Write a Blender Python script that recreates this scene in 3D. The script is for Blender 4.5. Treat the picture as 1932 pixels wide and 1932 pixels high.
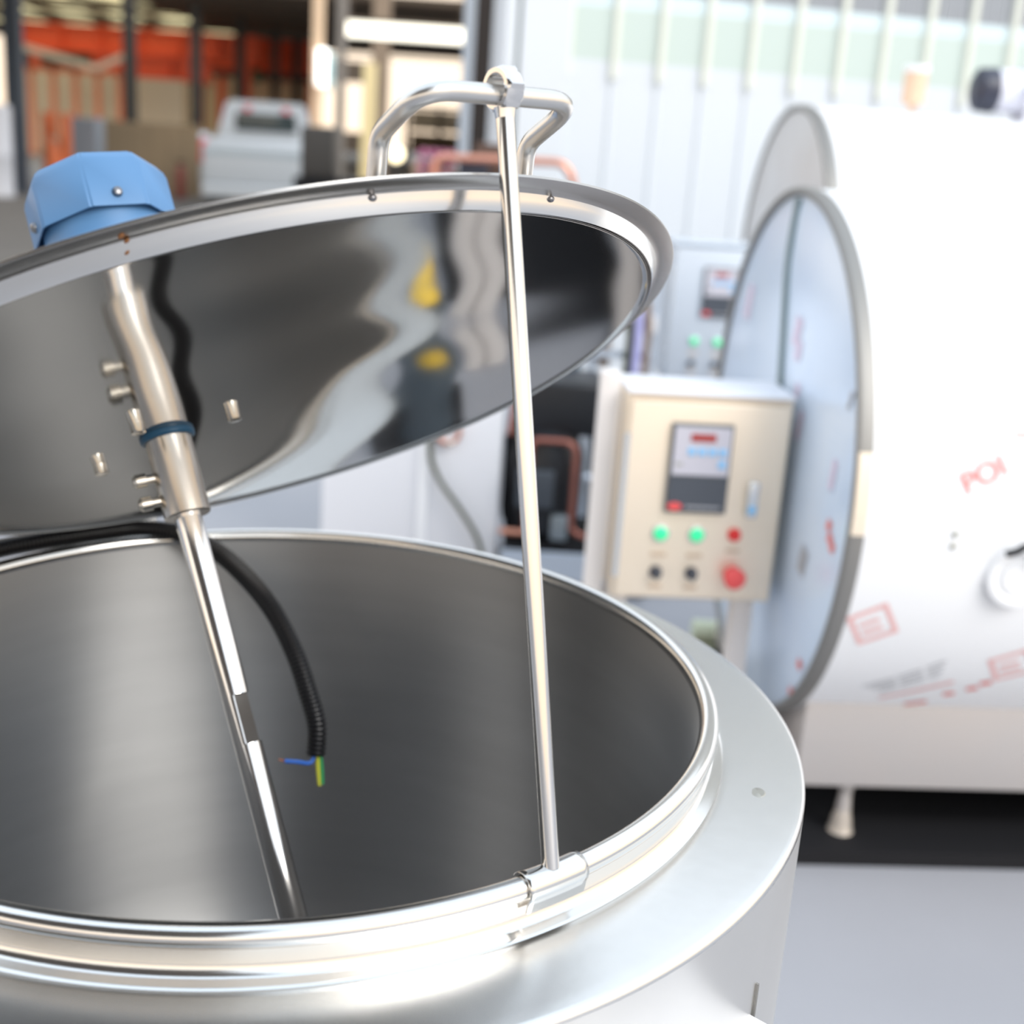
import bpy, bmesh, math, random
from mathutils import Vector, Matrix
random.seed(7)
for o in list(bpy.data.objects): bpy.data.objects.remove(o)
S = bpy.context.scene
COL = S.collection
PI = math.pi

# ------------------------------------------------------------------ camera
cam = bpy.data.cameras.new('camera'); camo = bpy.data.objects.new('camera', cam); COL.objects.link(camo)
cam.sensor_width = 36.0; cam.sensor_height = 36.0; cam.lens = 2400.0 / 1932.0 * 36.0
pitch, roll = 0.28820821, 0.06717322
fwd = Vector((0, math.cos(pitch), -math.sin(pitch)))
right0 = Vector((1, 0, 0)); up0 = Vector((0, math.sin(pitch), math.cos(pitch)))
rgt = right0 * math.cos(roll) + up0 * math.sin(roll); upv = up0 * math.cos(roll) - right0 * math.sin(roll)
m = Matrix((rgt, upv, -fwd)).transposed().to_4x4(); m.translation = Vector((0.21243, -1.07534, 1.42761))
camo.matrix_world = m
cam.clip_start = 0.02; cam.clip_end = 400
cam.dof.use_dof = True; cam.dof.focus_distance = 0.96; cam.dof.aperture_fstop = 4.0
S.camera = camo
S.view_settings.view_transform = 'Standard'; S.view_settings.look = 'None'
S.view_settings.exposure = 0.45; S.view_settings.gamma = 1.0; S.view_settings.use_curve_mapping = False

# ------------------------------------------------------------------ world: hazy late-afternoon sky
W = bpy.data.worlds.new('World'); S.world = W; W.use_nodes = True
nt = W.node_tree; nt.nodes.clear()
out = nt.nodes.new('ShaderNodeOutputWorld'); bg = nt.nodes.new('ShaderNodeBackground')
tc = nt.nodes.new('ShaderNodeTexCoord'); sep = nt.nodes.new('ShaderNodeSeparateXYZ'); rmp = nt.nodes.new('ShaderNodeValToRGB')
nt.links.new(tc.outputs['Generated'], sep.inputs[0]); nt.links.new(sep.outputs['Z'], rmp.inputs[0])
nt.links.new(rmp.outputs[0], bg.inputs[0]); nt.links.new(bg.outputs[0], out.inputs[0])
cr = rmp.color_ramp
cr.elements[0].position = 0.0; cr.elements[0].color = (1.0, 0.80, 0.60, 1)
cr.elements[1].position = 1.0; cr.elements[1].color = (0.74, 0.86, 1.0, 1)
e_ = cr.elements.new(0.14); e_.color = (1.0, 0.88, 0.74, 1)
e_ = cr.elements.new(0.35); e_.color = (0.88, 0.94, 1.0, 1)
bg.inputs[1].default_value = 1.25
sun = bpy.data.lights.new('sun', 'SUN'); sun.energy = 1.7; sun.angle = math.radians(35); sun.color = (1.0, 0.95, 0.88)
suno = bpy.data.objects.new('sun', sun); COL.objects.link(suno)
suno.rotation_euler = Vector((-0.60, 0.52, -0.61)).to_track_quat('-Z', 'Y').to_euler()

# ------------------------------------------------------------------ materials
def mat(name, col, rough=0.5, metal=0.0, noise=None, bump=None, spec=None, stretch=(1, 1, 1), transmission=0, alpha=None):
    M = bpy.data.materials.new(name); M.use_nodes = True
    t = M.node_tree; b = t.nodes['Principled BSDF']
    b.inputs['Base Color'].default_value = (*col, 1); b.inputs['Roughness'].default_value = rough; b.inputs['Metallic'].default_value = metal
    if spec is not None: b.inputs['Specular IOR Level'].default_value = spec
    if transmission: b.inputs['Transmission Weight'].default_value = transmission
    if noise or bump:
        c = t.nodes.new('ShaderNodeTexCoord'); mp = t.nodes.new('ShaderNodeMapping'); mp.inputs['Scale'].default_value = stretch
        t.links.new(c.outputs['Object'], mp.inputs[0])
    if noise:     # (scale, amount, second colour)
        n = t.nodes.new('ShaderNodeTexNoise'); n.inputs['Scale'].default_value = noise[0]; n.inputs['Detail'].default_value = 5
        t.links.new(mp.outputs[0], n.inputs['Vector'])
        mx = t.nodes.new('ShaderNodeMix'); mx.data_type = 'RGBA'
        r = t.nodes.new('ShaderNodeMapRange'); r.inputs[1].default_value = 0.35; r.inputs[2].default_value = 0.65; r.inputs[4].default_value = noise[1]
        t.links.new(n.outputs['Fac'], r.inputs[0]); t.links.new(r.outputs[0], mx.inputs['Factor'])
        mx.inputs['A'].default_value = (*col, 1); mx.inputs['B'].default_value = (*noise[2], 1)
        t.links.new(mx.outputs['Result'], b.inputs['Base Color'])
    if bump:      # (scale, strength)
        n2 = t.nodes.new('ShaderNodeTexNoise'); n2.inputs['Scale'].default_value = bump[0]; n2.inputs['Detail'].default_value = 3
        t.links.new(mp.outputs[0], n2.inputs['Vector'])
        bp = t.nodes.new('ShaderNodeBump'); bp.inputs['Strength'].default_value = bump[1]; bp.inputs['Distance'].default_value = 0.001
        t.links.new(n2.outputs['Fac'], bp.inputs['Height']); t.links.new(bp.outputs[0], b.inputs['Normal'])
    return M

def emit(name, col, s):
    M = bpy.data.materials.new(name); M.use_nodes = True; t = M.node_tree
    b = t.nodes['Principled BSDF']; b.inputs['Base Color'].default_value = (*col, 1)
    b.inputs['Emission Color'].default_value = (*col, 1); b.inputs['Emission Strength'].default_value = s
    return M

def translucent(name, col, mix=0.5):
    M = bpy.data.materials.new(name); M.use_nodes = True; t = M.node_tree; t.nodes.clear()
    o = t.nodes.new('ShaderNodeOutputMaterial'); a = t.nodes.new('ShaderNodeBsdfTransparent'); d = t.nodes.new('ShaderNodeBsdfTranslucent')
    mx = t.nodes.new('ShaderNodeMixShader'); mx.inputs[0].default_value = mix
    a.inputs[0].default_value = (*col, 1); d.inputs[0].default_value = (*col, 1)
    t.links.new(a.outputs[0], mx.inputs[1]); t.links.new(d.outputs[0], mx.inputs[2]); t.links.new(mx.outputs[0], o.inputs[0])
    return M

def glaze(name, col, rough=0.05):
    return mat(name, col, rough, 0.0, spec=0.8)

STEEL = (0.66, 0.645, 0.62)
M_lid = mat('lid_mirror_steel', (0.50, 0.495, 0.485), 0.07, 1.0, bump=(3.0, 0.15))
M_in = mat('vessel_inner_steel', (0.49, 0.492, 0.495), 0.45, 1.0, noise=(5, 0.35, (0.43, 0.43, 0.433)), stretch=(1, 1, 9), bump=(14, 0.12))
def aniso(M, amount, rot=0.0):
    t = M.node_tree; b = t.nodes['Principled BSDF']; tg = t.nodes.new('ShaderNodeTangent'); tg.direction_type = 'RADIAL'; tg.axis = 'Z'
    b.inputs['Anisotropic'].default_value = amount; b.inputs['Anisotropic Rotation'].default_value = rot
    t.links.new(tg.outputs[0], b.inputs['Tangent'])
aniso(M_in, 0.95, 0.25)
M_rim = mat('polished_rim_steel', (0.74, 0.73, 0.71), 0.16, 1.0)
M_shoulder = mat('brushed_shoulder_steel', (0.74, 0.735, 0.72), 0.27, 1.0, noise=(40, 0.25, (0.68, 0.68, 0.67)), bump=(60, 0.08))
M_shell = mat('outer_shell_steel', (0.78, 0.765, 0.735), 0.36, 1.0, noise=(8, 0.3, (0.70, 0.69, 0.67)))
aniso(M_shell, 0.7, 0.25)
M_rod = mat('rod_steel', (0.74, 0.72, 0.70), 0.13, 1.0)
M_brush = mat('brushed_tube_steel', (0.66, 0.645, 0.62), 0.28, 1.0, bump=(120, 0.1))
M_shaft = mat('shaft_steel', (0.78, 0.76, 0.74), 0.12, 1.0)
M_coup = mat('coupling_steel', (0.66, 0.62, 0.57), 0.24, 1.0)
M_screw = mat('screw_steel', (0.75, 0.70, 0.62), 0.18, 1.0)
M_dscrew = mat('dark_screw', (0.22, 0.22, 0.23), 0.3, 1.0)
M_blue = mat('blue_motor_paint', (0.088, 0.215, 0.415), 0.45, 0.0, noise=(6, 0.3, (0.096, 0.232, 0.44)))
M_gask = mat('blue_gasket_rubber', (0.015, 0.085, 0.17), 0.35)
M_black = mat('black_plastic', (0.014, 0.014, 0.016), 0.30)
M_wblue = mat('blue_wire', (0.02, 0.12, 0.5), 0.4)
M_wyel = mat('yellow_green_wire', (0.55, 0.55, 0.05), 0.4)
M_wgrn = mat('green_wire', (0.02, 0.3, 0.1), 0.4)
M_wred = mat('copper_strand', (0.5, 0.16, 0.08), 0.3, 0.6)
M_rust = mat('rust_stain', (0.28, 0.12, 0.04), 0.7)
M_film = mat('white_film', (0.88, 0.89, 0.91), 0.32, 0.0, noise=(2.5, 0.4, (0.84, 0.86, 0.90)))
M_bfilm = mat('pale_blue_film', (0.72, 0.83, 0.97), 0.24, 0.12, noise=(4, 0.7, (0.62, 0.75, 0.94)), bump=(5, 0.25))
M_ring = mat('grey_edge_steel', (0.27, 0.265, 0.255), 0.5, 0.6)
M_skirt = mat('skirt_steel', (0.66, 0.60, 0.56), 0.38, 0.7, noise=(3, 0.5, (0.60, 0.58, 0.57)))
M_red = mat('red_print', (0.78, 0.22, 0.20), 0.5)
M_pink = mat('pale_red_print', (0.83, 0.50, 0.49), 0.5)
M_gtxt = mat('grey_print', (0.42, 0.43, 0.46), 0.5)
M_panel = mat('cream_panel_steel', (0.90, 0.78, 0.63), 0.36, 0.3, noise=(6, 0.6, (0.92, 0.81, 0.67)))
M_panel2 = mat('pale_grey_panel', (0.60, 0.66, 0.74), 0.4, 0.2)
M_post = mat('cream_post_paint', (0.78, 0.74, 0.72), 0.5)
M_disp = mat('display_face', (0.58, 0.57, 0.64), 0.35)
M_slate = mat('slate_face', (0.075, 0.085, 0.105), 0.3)
M_bez = mat('bezel_grey', (0.12, 0.13, 0.14), 0.4)
M_led = emit('red_led_window', (0.30, 0.03, 0.025), 0.25)
M_key = mat('sky_blue_key', (0.25, 0.58, 0.92), 0.4)
M_green = emit('green_lamp_lens', (0.03, 0.62, 0.26), 0.55)
M_redb = mat('red_button', (0.80, 0.03, 0.03), 0.35)
M_estop = mat('emergency_red', (0.88, 0.10, 0.10), 0.4)
M_knob = mat('dark_knob', (0.03, 0.035, 0.06), 0.35)
M_chr = mat('latch_chrome', (0.72, 0.76, 0.80), 0.25, 0.8)
M_tan = mat('tan_label_print', (0.62, 0.48, 0.36), 0.6)
M_copper = mat('copper_tube', (0.72, 0.34, 0.24), 0.3, 0.9)
M_coppd = mat('dull_copper_tube', (0.34, 0.13, 0.10), 0.45, 0.6)
M_fin = mat('plum_coil_fins', (0.36, 0.10, 0.20), 0.5, 0.2)
M_comp = mat('compressor_black', (0.010, 0.011, 0.014), 0.35)
M_white = mat('white_cabinet_paint', (0.80, 0.81, 0.85), 0.45)
M_rail = mat('pale_rail', (0.55, 0.62, 0.72), 0.4, 0.3)
M_cable = mat('olive_cable', (0.075, 0.08, 0.05), 0.5)
M_pump = mat('pale_green_pump', (0.60, 0.66, 0.50), 0.45)
M_dark = mat('dark_iron', (0.010, 0.010, 0.012), 0.75, spec=0.25)
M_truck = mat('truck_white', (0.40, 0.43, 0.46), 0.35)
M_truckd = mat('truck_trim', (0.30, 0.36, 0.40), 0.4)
M_glass = glaze('dark_glass', (0.02, 0.03, 0.03))
M_tail = mat('tail_light_red', (0.55, 0.04, 0.06), 0.3)
M_tyre = mat('tyre_rubber', (0.02, 0.02, 0.02), 0.8)
M_colb = mat('blue_grey_column', (0.07, 0.09, 0.12), 0.6)
M_cold = mat('dark_column', (0.035, 0.032, 0.028), 0.7)
M_crane = mat('crane_red', (0.80, 0.10, 0.03), 0.5)
M_orange = mat('orange_steel', (0.55, 0.13, 0.04), 0.6)
M_beige = mat('beige_boarding', (0.25, 0.19, 0.12), 0.8, noise=(1.2, 0.6, (0.20, 0.155, 0.105)))
M_cream = mat('cream_wall', (0.82, 0.70, 0.50), 0.8, noise=(0.5, 0.5, (0.70, 0.60, 0.42)))
M_roof = mat('brown_roof', (0.10, 0.075, 0.055), 0.9)
M_warm = mat('warm_post', (0.85, 0.62, 0.42), 0.6)
M_grey = mat('grey_blue_locker', (0.20, 0.23, 0.27), 0.6)
M_sky1 = translucent('skylight_sheet', (0.95, 0.88, 0.66))
M_wallw = mat('white_wall_sheet', (0.63, 0.67, 0.715), 0.6)
M_wallg = mat('pale_green_sheet', (0.52, 0.61, 0.575), 0.5)
M_wallb = mat('pale_blue_strip', (0.62, 0.74, 0.78), 0.5)
M_walld = mat('grey_sheet', (0.33, 0.35, 0.38), 0.6)
M_rib = mat('cream_rib', (0.74, 0.76, 0.68), 0.5)
M_groove = mat('grey_green_seal', (0.14, 0.19, 0.17), 0.6)
M_floor = mat('concrete_floor', (0.35, 0.355, 0.385), 0.55, noise=(0.9, 0.7, (0.29, 0.295, 0.32)), bump=(30, 0.3))
M_mirror = mat('wing_mirror', (0.7, 0.8, 0.95), 0.2)
M_yell = mat('yellow_paint', (0.85, 0.55, 0.03), 0.4)

# ------------------------------------------------------------------ mesh helpers
class MB:
    def __init__(s): s.v = []; s.f = []; s.sm = []
    def add(s, vs, fs, smooth=False, M=None):
        k = len(s.v)
        for p in vs:
            p = Vector(p); s.v.append(M @ p if M else p)
        for f in fs: s.f.append([k + i for i in f]); s.sm.append(smooth)
        return s
    def box(s, a, b, M=None):
        x0, y0, z0 = a; x1, y1, z1 = b
        return s.add([(x0,y0,z0),(x1,y0,z0),(x1,y1,z0),(x0,y1,z0),(x0,y0,z1),(x1,y0,z1),(x1,y1,z1),(x0,y1,z1)],
                     [(0,3,2,1),(4,5,6,7),(0,1,5,4),(1,2,6,5),(2,3,7,6),(3,0,4,7)], False, M)
    def bbox(s, a, b, r, M=None, seg=3):
        bm = bmesh.new(); bmesh.ops.create_cube(bm, size=1)
        c = [(a[i] + b[i]) / 2 for i in range(3)]; d = [b[i] - a[i] for i in range(3)]
        for v in bm.verts: v.co = Vector((c[0] + v.co.x * d[0], c[1] + v.co.y * d[1], c[2] + v.co.z * d[2]))
        bmesh.ops.bevel(bm, geom=list(bm.edges), offset=min(r, min(d) * .49), segments=seg, affect='EDGES', profile=0.5)
        bm.verts.index_update()
        s.add([v.co for v in bm.verts], [[v.index for v in f.verts] for f in bm.faces], True, M); bm.free(); return s
    def lathe(s, prof, n=64, M=None, smooth=True, closed=False, a0=0.0, a1=2 * PI):
        full = abs(a1 - a0 - 2 * PI) < 1e-6; cols = n if full else n + 1
        vs = []; fs = []
        for r, z in prof:
            for i in range(cols):
                a = a0 + (a1 - a0) * i / n; vs.append((r * math.cos(a), r * math.sin(a), z))
        L = len(prof); rows = L if closed else L - 1
        for j in range(rows):
            j2 = (j + 1) % L
            for i in range(n):
                i2 = (i + 1) % cols
                fs.append((j * cols + i, j * cols + i2, j2 * cols + i2, j2 * cols + i))
        return s.add(vs, fs, smooth, M)
    def tube(s, pts, r, n=14, caps=True, smooth=True, radii=None, M=None):
        P = [Vector(p) for p in pts]; T = []
        for i in range(len(P)):
            d = (P[min(i + 1, len(P) - 1)] - P[max(i - 1, 0)]); T.append(d.normalized())
        ref = Vector((0, 0, 1)) if abs(T[0].z) < .9 else Vector((1, 0, 0))
        N = (ref - T[0] * ref.dot(T[0])).normalized(); vs = []; fs = []
        for i, p in enumerate(P):
            N = (N - T[i] * N.dot(T[i])).normalized(); B = T[i].cross(N)
            rr = radii[i] if radii else r
            for k in range(n):
                a = 2 * PI * k / n; vs.append(p + (N * math.cos(a) + B * math.sin(a)) * rr)
        for i in range(len(P) - 1):
            for k in range(n):
                k2 = (k + 1) % n; fs.append((i * n + k, i * n + k2, (i + 1) * n + k2, (i + 1) * n + k))
        s.add(vs, fs, smooth, M)
        if caps:
            e = len(P) - 1
            s.add([vs[k] for k in range(n)], [tuple(range(n - 1, -1, -1))], False, M)
            s.add([vs[e * n + k] for k in range(n)], [tuple(range(n))], False, M)
        return s
    def cyl(s, a, b, r, n=24, r2=None, M=None): return s.tube([a, b], r, n, True, True, [r, r if r2 is None else r2], M)
    def prism(s, poly, z0, z1, M=None, smooth=False):
        n = len(poly)
        vs = [(x, y, z0) for x, y in poly] + [(x, y, z1) for x, y in poly]
        fs = [tuple(range(n - 1, -1, -1)), tuple(range(n, 2 * n))] + [(i, (i + 1) % n, n + (i + 1) % n, n + i) for i in range(n)]
        return s.add(vs, fs, smooth, M)
    def ball(s, c, r, n=14, sc=(1, 1, 1), M=None):
        prof = [(max(1e-5, math.sin(PI * j / 8)) * r, -math.cos(PI * j / 8) * r) for j in range(9)]
        T = Matrix.Translation(c) @ Matrix.Diagonal((*sc, 1))
        return s.lathe(prof, n, (M @ T) if M else T)
    def build(s, name, material, parent=None, inv=None):
        me = bpy.data.meshes.new(name); me.from_pydata([tuple(v) for v in s.v], [], s.f)
        me.polygons.foreach_set('use_smooth', s.sm)
        me.update()
        bm = bmesh.new(); bm.from_mesh(me); bmesh.ops.remove_doubles(bm, verts=bm.verts, dist=1e-6)
        bmesh.ops.recalc_face_normals(bm, faces=bm.faces); bm.to_mesh(me); bm.free()
        try: me.set_sharp_from_angle(angle=math.radians(38))
        except Exception: pass
        me.materials.append(material)
        o = bpy.data.objects.new(name, me); COL.objects.link(o)
        if parent is not None:
            o.parent = parent
            if inv is not None: o.matrix_parent_inverse = inv
        return o

def smooth_path(pts, k=8):
    P = [Vector(p) for p in pts]; out = []
    for i in range(len(P) - 1):
        p0 = P[max(i - 1, 0)]; p1 = P[i]; p2 = P[i + 1]; p3 = P[min(i + 2, len(P) - 1)]
        for j in range(k):
            t = j / k
            out.append(0.5 * ((2 * p1) + (p2 - p0) * t + (2 * p0 - 5 * p1 + 4 * p2 - p3) * t * t + (3 * p1 - p0 - 3 * p2 + p3) * t ** 3))
    out.append(P[-1]); return out

def fillet_path(pts, rad_, k=7):
    P = [Vector(p) for p in pts]; out = [P[0]]
    for i in range(1, len(P) - 1):
        a = (P[i - 1] - P[i]).normalized(); b = (P[i + 1] - P[i]).normalized()
        r = rad_[i - 1] if isinstance(rad_, (list, tuple)) else rad_
        d = min(r, (P[i - 1] - P[i]).length * .48, (P[i + 1] - P[i]).length * .48)
        A = P[i] + a * d; B = P[i] + b * d
        for j in range(k + 1):
            t = j / k; out.append(A * (1 - t) ** 2 + P[i] * 2 * t * (1 - t) + B * t * t)
    out.append(P[-1]); return out

def thing(name, label, cat, M=None, group=None, kind=None):
    o = bpy.data.objects.new(name, None); COL.objects.link(o); o.empty_display_size = 0.1
    o.matrix_world = M if M is not None else Matrix()
    o['label'] = label; o['category'] = cat
    if group: o['group'] = group
    if kind: o['kind'] = kind
    return o
def tag(o, label, cat, group=None, kind=None):
    o['label'] = label; o['category'] = cat
    if group: o['group'] = group
    if kind: o['kind'] = kind
    return o
def struct(o, label=None):
    o['kind'] = 'structure'
    if label: o['label'] = label
    return o
def TR(x, y, z, rz=0): return Matrix.Translation((x, y, z)) @ Matrix.Rotation(rz, 4, 'Z')

# ================================================================== SETTING
fl = MB(); fl.box((-60, -25, -0.2), (30, 90, 0)); struct(fl.build('floor', M_floor), 'grey concrete floor of the works yard')

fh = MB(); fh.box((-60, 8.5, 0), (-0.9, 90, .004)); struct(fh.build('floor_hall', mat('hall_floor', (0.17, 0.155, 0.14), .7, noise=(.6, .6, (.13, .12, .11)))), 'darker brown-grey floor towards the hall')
# white clad wall on the right, slightly turned from the camera
WA = math.radians(12)
wallM = TR(0.36, 6.9, 0, WA)
wr = bpy.data.objects.new('wall_right', None); COL.objects.link(wr); wr.matrix_world = wallM; struct(wr, 'white ribbed sheet wall behind the cooling tanks')
PITCH = 0.285
pan = {}
for key, (z0, z1, mm, nm) in dict(a=(0, 1.88, M_wallw, 'panel'), b=(1.88, 2.18, M_wallg, 'panel'), c=(2.18, 2.27, M_wallb, 'panel'), d=(2.27, 6.0, M_walld, 'panel')).items():
    mb = MB()
    if key == 'd':
        for q in range(4): mb.box((q * PITCH / 4 + .006, 0.0, z0), ((q + 1) * PITCH / 4 - .006, .03, z1))
        mb.box((0, .03, z0), (PITCH, .05, z1))
    else: mb.box((0.002, 0, z0), (PITCH - .002, .05, z1))
    first = mb.build(nm, mm, wr); pan[key] = first
rb = MB(); rb.prism([(-.024, 0), (-.015, -.035), (.015, -.035), (.024, 0)], 1.78, 6.0)
rib0 = rb.build('rib', M_rib, wr)
lb = MB(); lb.prism([(-.02, 0), (-.012, -.012), (.012, -.012), (.02, 0)], 0, 1.78)
rib1 = lb.build('rib', M_wallw, wr)
for i in range(1, 30):
    for b in (pan['a'], pan['b'], pan['c'], pan['d'], rib0, rib1):
        c = b.copy(); COL.objects.link(c); c.parent = wr; c.location.x = i * PITCH
mb = MB(); mb.box((-0.395, -0.05, 0), (-0.322, 0.35, 6)); mb.box((-0.298, -.06, 0), (-.005, .35, 6)); pier = mb.build('pier', M_wallw, wr)
mb = MB(); mb.box((-0.321, -0.03, 0), (-0.299, .2, 6)); mb.build('seal', M_groove, wr)
# dark slab coloured as the shade of the open gap, and white post left of the wall
mb = MB(); mb.box((-0.50, 11.8, 0), (-0.08, 12.2, 6)); struct(mb.build('gap_shade_slab', mat('gap_shade_brown', (.03, .022, .018), .8)), 'dark brown slab in place of the shaded open gap')
mb = MB(); mb.box((-0.385, 8.96, 0), (-0.305, 9.04, 6)); tag(mb.build('post', M_wallw), 'slim white post beside the dark gap slab', 'post')

# unseen roof slabs added above the frame to darken reflections and the left floor
cn = MB(); cn.box((-9, -12, 4.6), (0.55, -2.1, 4.75)); cn.box((-16, 9, 4.6), (-4.6, 24, 4.75)); cno = struct(cn.build('added_shade_roof', mat('shade_roof_brown', (0.20, 0.17, 0.145), .9)), 'unseen brown roof added to darken reflections and the left floor')
for k in range(4): MB().box((-9, -11.5 + k * 2.7, 4.45), (0.5, -11.4 + k * 2.7, 4.6)).build('purlin', M_roof, cno)

# open hall in the distance: roof with skylight strips, walls
roof = MB()
RZ = 4.4
def slab(a, b, z): roof.box((a[0], a[1], z), (b[0], b[1], z + .15))
XL, XM, XR = -26.0, -11.6, 4.0
slab((XM, 33), (XR, 57), RZ)
rows = [(36.0, 40.5), (42.5, 46.5), (50.0, 53.0), (57, 60)]
prev = 33.0
for (a, b) in rows:
    slab((XL, prev), (XM, a), RZ); prev = b
slab((XL, prev), (XM, 66), RZ)
for (a, b) in rows:
    x = XL
    while x < XM - .1:
        slab((x, a), (x + .4, b), RZ); x += 1.8
ro = roof.build('ceiling', M_roof); struct(ro, 'dark brown roof of the open hall behind')
for (a, b) in rows:
    x = XL
    while x < XM - .2:
        p = MB().box((x + .4, a, RZ + .05), (min(x + 1.8, XM), b, RZ + .07)).build('skylight_pane', M_sky1, ro); x += 1.8
for k in range(7):
    y = 33.5 + k * 4.6
    MB().box((XL, y, RZ - .06), (XR, y + .16, RZ)).build('purlin', M_roof, ro)
bw = MB(); bw.box((-26, 66, 0), (-7.6, 66.3, 1.0)); bw.box((-26, 66, 3.4), (-7.6, 66.3, 4.4)); bw.box((-26, 66, 1.0), (-16, 66.3, 3.4)); bw.box((-2.6, 66, 0), (4, 66.3, 6.4))
struct(bw.build('wall_back', M_roof), 'dark far end wall of the hall')
cw = MB(); cw.box((-14.4, 50, 0), (-8.3, 50.2, 3.2)); struct(cw.build('wall_far', M_cream), 'cream painted wall inside the hall')
rw = MB(); rw.box((1.5, 34, 0), (1.8, 66, 4.4)); struct(rw.build('wall_side', M_roof), 'dark right side wall of the hall')

# ================================================================== MIXING TANK (foreground)
ZR = 0.95
tank = thing('mixing_tank', 'round stainless steel mixing tank standing open in the foreground', 'tank', TR(0, 0, 0))
rt = 0.0085
def arc(cx, cz, r, a0, a1, n): return [(cx + r * math.cos(math.radians(a0 + (a1 - a0) * i / n)), cz + r * math.sin(math.radians(a0 + (a1 - a0) * i / n))) for i in range(n + 1)]
prof = [(1e-4, ZR - .60), (.15, ZR - .595), (.28, ZR - .58), (.36, ZR - .55), (.385, ZR - .51), (.392, ZR - .46), (.3935, ZR - .012)]
MB().lathe(prof, 160).build('inner_vessel', M_in, tank)
MB().lathe(arc(.4015, ZR - rt, rt, 0, 360, 24)[:-1], 192, closed=True).build('rim', M_rim, tank)
neck = [(.4025, ZR - .012), (.4035, ZR - .026)] + [(.4085 - .005 * math.cos(math.radians(a)), ZR - .031 - .005 * math.sin(math.radians(a))) for a in (0, 20, 40, 60, 80)]
MB().lathe([(.4025, ZR - .012), (.4035, ZR - .027), (.405, ZR - .0325), (.4085, ZR - .0355), (.414, ZR - .0365), (.4165, ZR - .0378)], 192).build('neck', M_rim, tank)
RO = .4885
sh = [(.4165, ZR - .0378), (.4195, ZR - .0372), (.424, ZR - .0374)] + [(.424 + (RO - .006 - .424) * t / 6, ZR - .0374 - .0035 * t / 6) for t in range(1, 7)] + [(RO - .006 + .006 * math.sin(math.radians(a)), ZR - .0469 + .006 * math.cos(math.radians(a))) for a in (15, 30, 45, 60, 75)] + [(RO, ZR - .0469)]
MB().lathe(sh, 192).build('shoulder', M_shoulder, tank)
MB().lathe([(RO, ZR - .0469), (RO, .26), (RO - .02, .235), (.3, .22), (1e-4, .21)], 160).build('outer_shell', M_shell, tank)
for a in (45, 165, 285):
    x, y = .36 * math.cos(math.radians(a)), .36 * math.sin(math.radians(a))
    l = MB().cyl((x, y, .03), (x, y, .24), .024).build('leg', M_brush, tank)
    MB().cyl((x, y, 0), (x, y, .03), .045, r2=.03).build('foot', M_brush, l)
# drain plug on the shoulder
a = math.radians(-14.5); T = Matrix.Translation((.449 * math.cos(a), .449 * math.sin(a), ZR - .0393)) @ Matrix.Rotation(a, 4, 'Z') @ Matrix.Diagonal((.75, 1.05, 1, 1))
MB().lathe([(1e-4, .0007), (.0075, .0007), (.0085, 0)], 24, T).build('plug', mat('plug_dull_steel', (.42, .41, .37), .5, .8), tank)['label'] = 'small dull oval plug in the shoulder'
# box-like bracket on the side of the shell (its lit top shows at the frame's lower edge)
Mb = TR(0, 0, 0, math.radians(-40))
bk = MB().bbox((.44, -.10, .60), (.60, .077, .799), .003, Mb).build('side_box', M_white, tank)
bk['label'] = 'square sheet steel housing on the outer shell'
MB().box((.478, .082, .79), (.4835, .0838, .822), Mb).build('seam', M_ring, tank)
# hinge
phi = 2.2828; thl = 0.5622; hz = 0.0349 * .4; hr = 1.0589 * .4
ev = Vector((math.cos(phi), math.sin(phi), 0)); uv = Vector((0, 0, 1)).cross(ev)
hp = ev * hr + Vector((0, 0, ZR + hz - .006)) - uv * .0117
for s in (-1, 1):
    q = hp + uv * (.05 * s)
    h = MB().cyl(q - uv * .02, q + uv * .02, .0075).build('hinge', M_brush, tank)
    hb = MB(); hb.tube([q, q - Vector((0, 0, .03)), q - Vector((0, 0, .045)) - ev * .004], .006, 8); hb.build('hinge_arm', M_brush, h)

# ================================================================== LID
C = ev * hr + Vector((0, 0, ZR + hz)) + (-ev * math.cos(thl) + Vector((0, 0, 1)) * math.sin(thl)) * hr - uv * .0117
nv = Vector((0, 0, 1)) * math.cos(thl) + ev * math.sin(thl)
vv = (nv.cross(uv)); 
if vv.dot(ev) > 0: vv = -vv
LM = Matrix((-uv, vv, nv)).transposed().to_4x4(); LM.translation = C     # x: right along handle, y: free edge, z: lid normal
lid = thing('tank_lid', 'round dished steel lid propped open over the tank, blue agitator motor on top', 'lid', LM)
dome = lambda r: 0.0095 - 0.022 * (r / .369) ** 2
bot = [(max(r, 1e-4), dome(r)) for r in [.369 * i / 60 for i in range(61)]]
bead = [(.3715, -.0150), (.374, -.0160), (.3765, -.0158)]
dsh = MB().lathe(bot + bead, 192)
for p_ in dsh.v:      # slight oil-canning of the pressed sheet
    r_2 = math.hypot(p_.x, p_.y); w_ = max(0.0, 1 - (r_2 / .36) ** 4)
    p_.z += w_ * (.0022 * math.exp(-((p_.x + .09) ** 2 + (p_.y - .20) ** 2) / .0055) - .0016 * math.exp(-((p_.x - .10) ** 2 + (p_.y - .06) ** 2) / .006) + .0009 * math.sin(p_.x * 21 + .6) * math.sin(p_.y * 17))
dsh.build('dish', M_lid, lid)
ch = [(.3765, -.0158), (.3785, -.0132), (.3812, -.0085), (.3835, -.0048)]
MB().lathe(ch, 192).build('step_band', M_rim, lid)
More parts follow.
